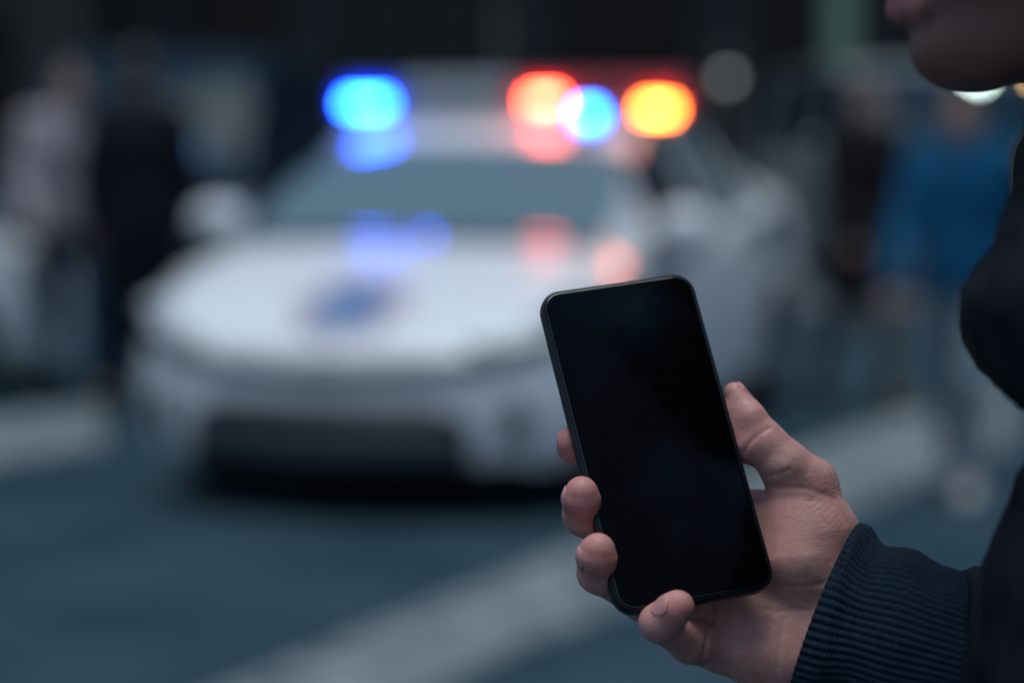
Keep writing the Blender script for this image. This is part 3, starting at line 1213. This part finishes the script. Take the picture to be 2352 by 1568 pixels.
# ================================================================== FOREGROUND PERSON
SK = mat('skin_hand', (.42, .25, .21), .52, spec=.4, sss=.15)
nt = SK.node_tree
tc = N(SK, 'ShaderNodeTexCoord')
af = N(SK, 'ShaderNodeAttribute', attribute_name='flush')
ab = N(SK, 'ShaderNodeAttribute', attribute_name='beard')
aw = N(SK, 'ShaderNodeAttribute', attribute_name='wrinkle')
n1 = N(SK, 'ShaderNodeTexNoise', Scale=60.0, Detail=5.0)
L(SK, tc.outputs['Object'], n1.inputs['Vector'])
r1 = N(SK, 'ShaderNodeValToRGB')
r1.color_ramp.elements[0].position, r1.color_ramp.elements[1].position = .3, .7
r1.color_ramp.elements[0].color = (.58, .275, .235, 1)
r1.color_ramp.elements[1].color = (.69, .37, .31, 1)
L(SK, n1.outputs['Fac'], r1.inputs['Fac'])
n3 = N(SK, 'ShaderNodeTexNoise', Scale=190.0, Detail=6.0, Roughness=.7)
L(SK, tc.outputs['Object'], n3.inputs['Vector'])
mott = N(SK, 'ShaderNodeMix', data_type='RGBA', blend_type='MULTIPLY')
rr = N(SK, 'ShaderNodeValToRGB')
rr.color_ramp.elements[0].position, rr.color_ramp.elements[1].position = .32, .62
rr.color_ramp.elements[0].color = (.80, .68, .72, 1)
rr.color_ramp.elements[1].color = (1.0, 1.0, 1.0, 1)
L(SK, n3.outputs['Fac'], rr.inputs['Fac'])
mott.inputs['Factor'].default_value = .8
mx = N(SK, 'ShaderNodeMix', data_type='RGBA')
L(SK, af.outputs['Fac'], mx.inputs['Factor'])
L(SK, r1.outputs['Color'], mx.inputs['A'])
mx.inputs['B'].default_value = (.62, .22, .21, 1)
mb_ = N(SK, 'ShaderNodeMix', data_type='RGBA')
L(SK, ab.outputs['Fac'], mb_.inputs['Factor'])
L(SK, mx.outputs['Result'], mott.inputs['A'])
L(SK, rr.outputs['Color'], mott.inputs['B'])
L(SK, mott.outputs['Result'], mb_.inputs['A'])
mb_.inputs['B'].default_value = (.115, .060, .045, 1)
L(SK, mb_.outputs['Result'], bsdf(SK).inputs['Base Color'])
vo = N(SK, 'ShaderNodeTexVoronoi', Scale=650.0)
L(SK, tc.outputs['Object'], vo.inputs['Vector'])
mp = N(SK, 'ShaderNodeMapping')
mp.inputs['Rotation'].default_value = (0, R_(38), 0)
mp.inputs['Scale'].default_value = (500, 500, 1700)
L(SK, tc.outputs['Object'], mp.inputs['Vector'])
n2 = N(SK, 'ShaderNodeTexNoise', Scale=1.0, Detail=3.0)
L(SK, mp.outputs['Vector'], n2.inputs['Vector'])
mu = N(SK, 'ShaderNodeMath', operation='MULTIPLY')
L(SK, n2.outputs['Fac'], mu.inputs[0])
L(SK, aw.outputs['Fac'], mu.inputs[1])
b1 = N(SK, 'ShaderNodeBump', Strength=.16, Distance=.0005)
L(SK, vo.outputs['Distance'], b1.inputs['Height'])
b2 = N(SK, 'ShaderNodeBump', Strength=.5, Distance=.0008)
L(SK, mu.outputs[0], b2.inputs['Height'])
L(SK, b1.outputs['Normal'], b2.inputs['Normal'])
L(SK, b2.outputs['Normal'], bsdf(SK).inputs['Normal'])
M['nail'] = mat('fingernail', (.60, .275, .25), .38, spec=.4)

PXM = FPX / (D0 * 1000)                                # px per mm at the phone
HF = Field((20, -190, -75), (215, 0, 60), .8)
# palm, behind the phone
wr_t, wr_b = hd(1905, 1345, -36), hd(1885, 1490, -42)
HF.caps([(hd(1690, 1180, -36), wr_t, 11, 19), (hd(1650, 1265, -40), wr_t, 11, 20), (hd(1635, 1350, -38), wr_b, 11, 20),
         (hd(1640, 1440, -40), wr_b, 11, 20)], 8, 10)
# forearm into the sleeve
HF.caps([(wr_t, hp(2300, 1500, 40), 19, 20), (wr_b, hp(2300, 1560, 40), 20, 22)], 10, 14)
# heel of the hand below the little finger
HF.caps([(hd(1668, 1480, -36), hd(1800, 1512, -38), 13, 19), (hd(1700, 1440, -40), hd(1850, 1440, -36), 14, 18)], 7, 8)
# thumb base
HF.caps([(hd(1868, 1108, -11), hd(1896, 1225, -16), 9.2, 14.2), (hd(1896, 1225, -16), hd(1905, 1335, -24), 14.2, 17.5)], 8, 6)
HF.caps([(hd(1812, 1150, -15), hd(1826, 1290, -19), 10.5, 16.5)], 8)
HF.caps([(hd(1740, 1165, -29), hd(1800, 1215, -26), 8, 14)], 6)
# thumb
TH = [hd(1870, 1106, -10), hd(1800, 1066, -8), hd(1757, 1016, -6), hd(1722, 957, -5), hd(1687, 901, -5)]
HF.caps([(TH[0], TH[1], 9.9, 10.9), (TH[1], TH[2], 10.9, 8.8)], 6, 4)
zo = np.array((0, 0, 3.0))
HF.caps([(TH[2] + zo * .5, TH[3] + zo, 8.4, 6.2), (TH[2] - zo * .5, TH[3] - zo, 8.4, 6.2),
         (TH[3] + zo, TH[4] + zo * .8, 6.0, 4.3), (TH[3] - zo, TH[4] - zo * .8, 6.0, 4.3)], 4, 4)
HF.caps([(hd(1684, 950, -7), hd(1709, 1022, -9), 5.2, 8.0)], 6)
# fingers: (joints, radii)
FI = {
    'index': ([hd(1690, 1175, -34), hd(1540, 1120, -31), hd(1400, 1062, -22), hd(1320, 1022, -18), hd(1311, 1014, -17)], [10.5, 9.2, 8.2, 7.4, 6.2]),
    'middle': ([hd(1650, 1265, -38), hd(1470, 1262, -36), hd(1341, 1182, -13), hd(1335, 1142, 1.0), hd(1336, 1125, 4.0)], [10.5, 9.6, 8.5, 7.4, 5.5]),
    'ring': ([hd(1640, 1350, -36), hd(1480, 1375, -32), hd(1374, 1314, -12), hd(1371, 1274, 2.0), hd(1374, 1257, 5.0)], [10.5, 9.4, 8.4, 7.8, 5.7]),
    'little': ([hd(1655, 1488, -36), hd(1585, 1472, -24), hd(1513, 1430, 0), hd(1550, 1398, 8.5), hd(1560, 1390, 10.0)], [11.0, 8.9, 7.6, 6.7, 5.8]),
}
for nm, (pts, rad) in FI.items():
    HF.path(pts, rad, 2.2, 4.8)
# creases and folds (real grooves)


def crease_px(pts, depth, w):
    """groove cut along a line seen in the picture, laid on the skin"""
    pts = np.array(pts, float)
    seg = np.concatenate([[0], np.cumsum(np.linalg.norm(np.diff(pts, axis=0), axis=1))])
    t = np.linspace(0, seg[-1], max(4, int(seg[-1] / 6)))
    out = []
    zz = np.arange(55, -70, -.8)
    for u, v in zip(np.interp(t, seg, pts[:, 0]), np.interp(t, seg, pts[:, 1])):
        d = D0 * 1000 - zz
        ray = np.stack([(u - 1176) / FPX * d, (784 - v) / FPX * d, zz], 1)
        fs = HF.sample(ray)
        if (fs < 0).any():
            out.append(ray[np.argmax(fs < 0)])
    if len(out) > 1:
        HF.crease(out, depth, w)


crease_px([(1768, 1350), (1800, 1343), (1840, 1347), (1890, 1338)], .8, 1.0)
crease_px([(1757, 1398), (1790, 1404), (1820, 1397), (1856, 1400)], .7, 1.0)
crease_px([(1772, 1350), (1786, 1375), (1800, 1396)], .45, .9)
crease_px([(1800, 1346), (1830, 1370), (1850, 1384)], .35, .9)
crease_px([(1640, 1382), (1634, 1420), (1625, 1460), (1616, 1500), (1612, 1532)], 1.4, 1.2)
crease_px([(1800, 1420), (1795, 1455), (1788, 1500), (1786, 1535)], .5, 1.0)
crease_px([(1708, 1040), (1722, 1016), (1745, 996), (1768, 982)], .7, 1.0)
crease_px([(1758, 1094), (1778, 1090), (1812, 1078)], .6, 1.0)
crease_px([(1775, 1118), (1820, 1119), (1860, 1122), (1895, 1135), (1915, 1146)], .5, 1.1)
crease_px([(1752, 1100), (1762, 1118), (1760, 1135)], .8, 1.2)
for q in range(7):                                     # fine folds over the thumb joint
    crease_px([(1768 + q * 17, 1082 + q * .5), (1776 + q * 18, 1108 + q * 1.5)], .22, .9)
for q in range(8):                                     # wrinkles on the back edge near the cuff
    crease_px([(1895 + q * 6, 1128 + q * 11), (1862 + q * 7, 1152 + q * 12)], .22, .9)
hv, hf_ = HF.mesh()

# head, looking down to the left, in head space: +X forward, +Y left (to the camera), +Z up
HO = np.array(((2115 - 1176) / FPX * 945 + 72, (784 - 205) / FPX * 945 + 105, D0 * 1000 - 945))
HEAD = Field((-120, -100, -215), (125, 100, 140), 2.6)
HEAD.ell((-12, 0, 42), (98, 77, 88), 12)
HEAD.ell((30, 0, -20), (58, 62, 72), 20)
HEAD.caps([((20, 0, -62), (48, 0, -82), 44, 23)], 16)
HEAD.caps([((-20, 48, -62), (46, 14, -88), 17, 15), ((-20, -48, -62), (46, -14, -88), 17, 15)], 12, 12)
HEAD.ell((59, 0, -89), (17, 20, 16), 8)
HEAD.caps([((72, 12, -63), (77, 0, -63), 6, 8), ((72, -12, -63), (77, 0, -63), 6, 8), ((72, 14, -74), (79, 0, -73.5), 4.5, 6.5),
           ((72, -14, -74), (79, 0, -73.5), 4.5, 6.5)], 5, 3)
HEAD.caps([((82, 0, 0), (104, 0, -36), 7, 11)], 9)
for s in (1, -1):
    HEAD.ell((92, 11 * s, -40), (10, 8, 7), 6)
    HEAD.ell((82, 32 * s, -2), (16, 17, 12), 10, sub=True)
    HEAD.ell((68, 32 * s, -2), (12, 13, 11), 3)
    HEAD.caps([((84, 14 * s, 14), (74, 48 * s, 12), 5, 5)], 8)
    HEAD.ell((-12, 76 * s, -16), (19, 8, 32), 6)
    HEAD.ell((-8, 84 * s, -14), (10, 5, 20), 4, sub=True)
HEAD.crease([(88, 8, -68.5), (89, 0, -68.5), (88, -8, -68.5)], 2.0, 2.4)
HEAD.caps([((-30, 0, -60), (-48, 0, -215), 56, 60)], 14)
gv, gf = HEAD.mesh()
PITCHH = R_(4)
rot = np.array(((math.cos(PITCHH), 0, math.sin(PITCHH)), (0, 1, 0), (-math.sin(PITCHH), 0, math.cos(PITCHH))))


def head2h(p):
    q = np.asarray(p, float)
    return np.stack([-q[..., 0], q[..., 2], q[..., 1]], -1) + HO


allv = np.concatenate([h2w(hv), h2w(head2h(gv))])
allf = np.concatenate([hf_, gf + len(hv)])
# skin attributes
flush = np.zeros(len(allv))
wrk = np.zeros(len(allv))
beard = np.zeros(len(allv))


def blob(c, r, a, arr=flush):
    d = np.linalg.norm(hv - c, axis=1)
    arr[:len(hv)] = np.maximum(arr[:len(hv)], a * np.exp(-(d / r) ** 2))


for nm in ('index', 'middle', 'ring', 'little'):
    blob(FI[nm][0][3] + np.array((0, 0, 4)), 11, .75)
blob(TH[3], 12, .55)
blob(hd(1715, 1000, 0), 9, .45)
blob(hd(1790, 1200, -3), 13, .35)
blob(hd(1905, 1090, -6), 10, .25)
blob(hd(1930, 1180, -6), 22, 1.0, wrk)
blob(hd(1810, 1020, -2), 10, .8, wrk)
blob(hd(1780, 1110, -2), 11, .6, wrk)
gz, gx = gv[:, 2], gv[:, 0]
lips = (np.abs(gz + 69) < 11) & (gx > 74) & (np.abs(gv[:, 1]) < 24)
bd = np.clip((-38 - gz) / 16, 0, 1) * np.clip((gx + 40) / 25, 0, 1) * np.clip((gz + 130) / 15, 0, 1)
beard[len(hv):] = np.where(lips, .35, bd * .8)
flush[len(hv):] = np.where(lips, 1.0, .3)
root_xy = h2w(np.array((300, -100, 145)))
PB = np.array((root_xy[0], root_xy[1], 0.0))
person = mobj('person', allv - PB, allf, SK, None, True, PB)
tag(person, 'man in a dark jacket at the right edge holding up the phone', 'person')
for nm, arr in (('flush', flush), ('beard', beard), ('wrinkle', wrk)):
    at = person.data.attributes.new(nm, 'FLOAT', 'POINT')
    at.data.foreach_set('value', arr.astype(np.float32))


def nail(tip, back, dorsal, w, l, t0, lift=.35, name='fingernail'):
    """curved plate laid on the finger; tip/back = centres of the end joints, dorsal = direction away from the pad"""
    a = tip - back
    a /= np.linalg.norm(a)
    n = np.asarray(dorsal, float)
    n -= a * (n @ a)
    n /= np.linalg.norm(n)
    s = np.cross(a, n)
    nu, nv = 14, 16
    vv = []
    for j in range(nv + 1):
        t = j / nv
        for i in range(nu + 1):
            q = -1 + 2 * i / nu
            # plan shape: round cuticle at the back, rounded free edge at the front
            ww = w / 2 * (1 - .10 * (1 - t) ** 2)
            y = t0 + l * t + (-(1 - t) * (-q * q) * .30 * l) - (t * q * q) * .36 * l
            o = tip + a * y + s * (ww * q) + n * 16
            lo_, hi_ = 0.0, 22.0
            ps = o[None, :] - n[None, :] * np.linspace(0, 22, 90)[:, None]
            fs = HF.sample(ps)
            k = np.argmax(fs < 0) if (fs < 0).any() else 89
            p = ps[k]
            vv.append(p + n * (lift + .25 * t))
    ff = []
    for j in range(nv):
        for i in range(nu):
            q = j * (nu + 1) + i
            ff.append((q, q + 1, q + nu + 2, q + nu + 1))
    # relax the projected sheet
    vv = np.array(vv).reshape(nv + 1, nu + 1, 3)
    for _ in range(6):
        h = (vv * n).sum(-1)
        g = h.copy()
        g[1:-1, 1:-1] = (h[1:-1, 1:-1] * 2 + h[:-2, 1:-1] + h[2:, 1:-1] + h[1:-1, :-2] + h[1:-1, 2:]) / 6
        vv += n * (g - h)[..., None]
    o = mobj(name, h2w(vv.reshape(-1, 3)) - PB, ff, M['nail'], person, True)
    md = o.modifiers.new('thick', 'SOLIDIFY')
    md.thickness = .0007
    md.offset = 0
    return o


nail(FI['middle'][0][3], FI['middle'][0][2], (-1.0, -.15, -.25), 11.0, 12, -6.5, .12)
nail(FI['ring'][0][3], FI['ring'][0][2], (-1.0, -.10, .18), 11.0, 12, -6.5, .12)
nail(FI['little'][0][3], FI['little'][0][2], (-.55, .62, .75), 9.0, 9.5, -6.0, .12)
nail(TH[4], TH[3], (.85, .45, -.3), 10.5, 13, -9.5, .15)
nail(FI['index'][0][3], FI['index'][0][2], (-.2, .2, -1), 11.0, 12, -6.0)

# ---- knitted cuff: ribs are real ridges running along the forearm
M['knit'] = noisy(mat('navy_knit', (.01, .03, .055), .8, spec=.25), (.0032, .0135, .026), (.0065, .024, .042), 300, .8, 1500, dist=.0006)
M['jacket'] = noisy(mat('black_jacket', (.006, .008, .014), .75, spec=.25), (.003, .004, .008), (.007, .010, .016), 30, .4, 220, dist=.002)
NR, PER = 74, 9
nth = NR * PER
S_ = 72
prof_s = [(.030, .80), (.012, .84), (-.002, .90), (-.010, .96), (-.006, 1.0)] + [(i / 190.0, None) for i in range(0, 210)]
wave_x = [0, .05, .12, .20, .30, .40, .50, .62, .74, .86, 1.0, 1.2]
wave_y = [1.0, 1.02, 1.02, .93, .875, .92, .97, 1.0, .975, .95, .97, .97]
vv = []
zc0, zc1 = 2.0, 38.0
for s, mm in prof_s:
    ms = np.interp(max(s, 0), wave_x, wave_y) if mm is None else mm
    sc = max(s, -.01)
    cu, cv, cz = 1893 + 272 * sc, 1424 + 76 * sc, zc0 + (zc1 - zc0) * sc
    e1 = np.array((76 - 44 * sc, 216 - 32 * sc)) / PXM
    c = hp(cu, cv, cz)
    E1 = np.array((e1[0], e1[1], 0))
    E2 = np.array((-12.0 + 8 * sc, -4.0, 31.0 + 2 * sc))
    th = np.linspace(0, 2 * math.pi, nth, endpoint=False)
    # waves fade toward the bottom of the cuff and drift in phase around it
    drift = np.interp(np.clip(np.maximum(s, 0) + .05 * np.sin(th * 2 + .6), 0, 1.2), wave_x, wave_y) if mm is None else np.full(nth, mm)
    up = .5 + .5 * np.cos(th - .5)
    base = 1 + (drift - 1) * (.25 + .75 * up)
    if mm is not None:
        base = np.full(nth, mm)
    rib = np.abs(np.cos(th * NR / 2)) ** .8
    amp = .040 * (1 if mm is None or mm > .93 else .5)
    stitch = np.sin(2 * math.pi * (s * 36 + .35 * rib + .12 * np.sin(th * 5 + 11 * s)))
    m_ = base + amp * (rib - .6) * (1 + .12 * np.sin(th * 11 + 5 * s)) + .007 * stitch * rib + .005 * np.sin(th * 7 + s * 9)
    vv.append(c + np.cos(th)[:, None] * m_[:, None] * E1 + np.sin(th)[:, None] * m_[:, None] * E2)
k = len(prof_s)
vv = np.concatenate(vv)
ii, jj = np.meshgrid(np.arange(k - 1), np.arange(nth), indexing='ij')
j2 = (jj + 1) % nth
ff = np.stack([ii * nth + jj, (ii + 1) * nth + jj, (ii + 1) * nth + j2, ii * nth + j2], -1).reshape(-1, 4)
cuff = mobj('cuff', h2w(vv) - PB, ff, M['knit'], person, True)
tag(cuff, 'navy ribbed knit cuff')

# ---- jacket: torso, collar roll and sleeve in hand space
JF = Field((110, -520, -160), (560, 190, 420), 6.0)
zc = D0 * 1000 - 930
JF.caps([((338, 0, zc), (303, -110, zc), 106, 106), ((303, -110, zc), (300, -480, zc), 106, 126), ((330, -70, zc - 105), (312, -480, zc - 100), 86, 98),
         ((330, -70, zc + 105), (312, -480, zc + 100), 86, 98), ((318, 5, zc - 150), (318, 5, zc + 150), 58, 58),
         ((300, 15, zc - 60), (300, 15, zc + 60), 70, 70)], 40, 50)
ring = []
for i in range(16):
    a0, a1 = 2 * math.pi * i / 16, 2 * math.pi * (i + 1) / 16
    q = lambda a: np.array((288 - 80 * math.cos(a), 30 - 24 * math.cos(a), zc + 84 * math.sin(a)))
    ring.append((q(a0), q(a1), 29, 29))
JF.caps(ring, 14, 8)
JF.caps([((203, 10, zc + 12), (223, 88, zc + 8), 27, 24), ((203, 10, zc - 20), (230, 66, zc - 30), 25, 20)], 12, 10)
SLV0, SLV1 = hp(2165, 1508, 40), np.array((430.0, -190.0, 30.0))
JF.caps([(SLV0, SLV1, 41, 55)], 14)
JF.caps([(SLV1, (330, -10, -10), 55, 62)], 30)
ax = SLV1 - SLV0
ax = np.array((.97, -.24, 0.0))
s0 = JF.sl((100, -330, -80), (240, -60, 130))
g = JF.grid(s0)
cut = -((g[0] - hp(2172, 1505, 40)[0]) * ax[0] + (g[1] - hp(2172, 1505, 40)[1]) * ax[1])
near = (g[2] < 95)
JF.f[s0] = np.where(near & (g[0] < 245), np.maximum(JF.f[s0], cut + 0 * g[2]), JF.f[s0])
jv, jf = JF.mesh()
jn = np.zeros((len(jv), 3))
for wl, am in ((58.0, 1.7), (33.0, 1.4), (19.0, 1.1), (11.0, .7)):      # creases and puffs of the cloth
    for ax_ in range(3):
        kx, ky, kz = rng.normal(size=3)
        nk = math.sqrt(kx * kx + ky * ky + kz * kz)
        ph_ = jv @ (np.array((kx, ky, kz)) / nk * 2 * math.pi / wl) + rng.uniform(0, 6.28)
        jn[:, ax_] += am * np.sin(ph_ + 1.3 * np.sin(jv[:, (ax_ + 1) % 3] / wl * 2.1))
jv = jv + jn * np.clip((jv[:, 2:3] - 70) / 40, .15, 1)
mobj('jacket', h2w(jv) - PB, jf, M['jacket'], person, True)

HR = Field((-130, -105, -70), (110, 105, 150), 4.0)
HR.ell((-16, 0, 52), (102, 84, 92), 8)
HR.ell((100, 0, 0), (92, 120, 86), 10, sub=True)
HR.ell((-12, 86, -20), (24, 22, 36), 6, sub=True)
HR.ell((-12, -86, -20), (24, 22, 36), 6, sub=True)
v, f = HR.mesh()
mobj('hair', h2w(head2h(v)) - PB, f, M['hair_dark'], person, True)

LG = Field((-.35, -.35, -.02), (.35, .35, 1.15), .016)
for s in (1, -1):
    LG.path([np.array((0, .10 * s, 1.0)), np.array((-.02, .11 * s, .52)), np.array((0, .12 * s, .10))], [.12, .085, .065], .04, .03)
v, f = LG.mesh()
mobj('trousers', v, f, t_dark, person, True)
for s in (1, -1):
    SH = Field((-.3, -.3, -.02), (.2, .3, .25), .012)
    SH.caps([((.03, .12 * s, .05), (-.17, .13 * s, .04), .048, .042), ((0, .12 * s, .06), (0, .12 * s, .12), .05, .05)], .02, .03)
    v, f = SH.mesh()
    mobj('shoe', v, f, M['shoe'], person, True)
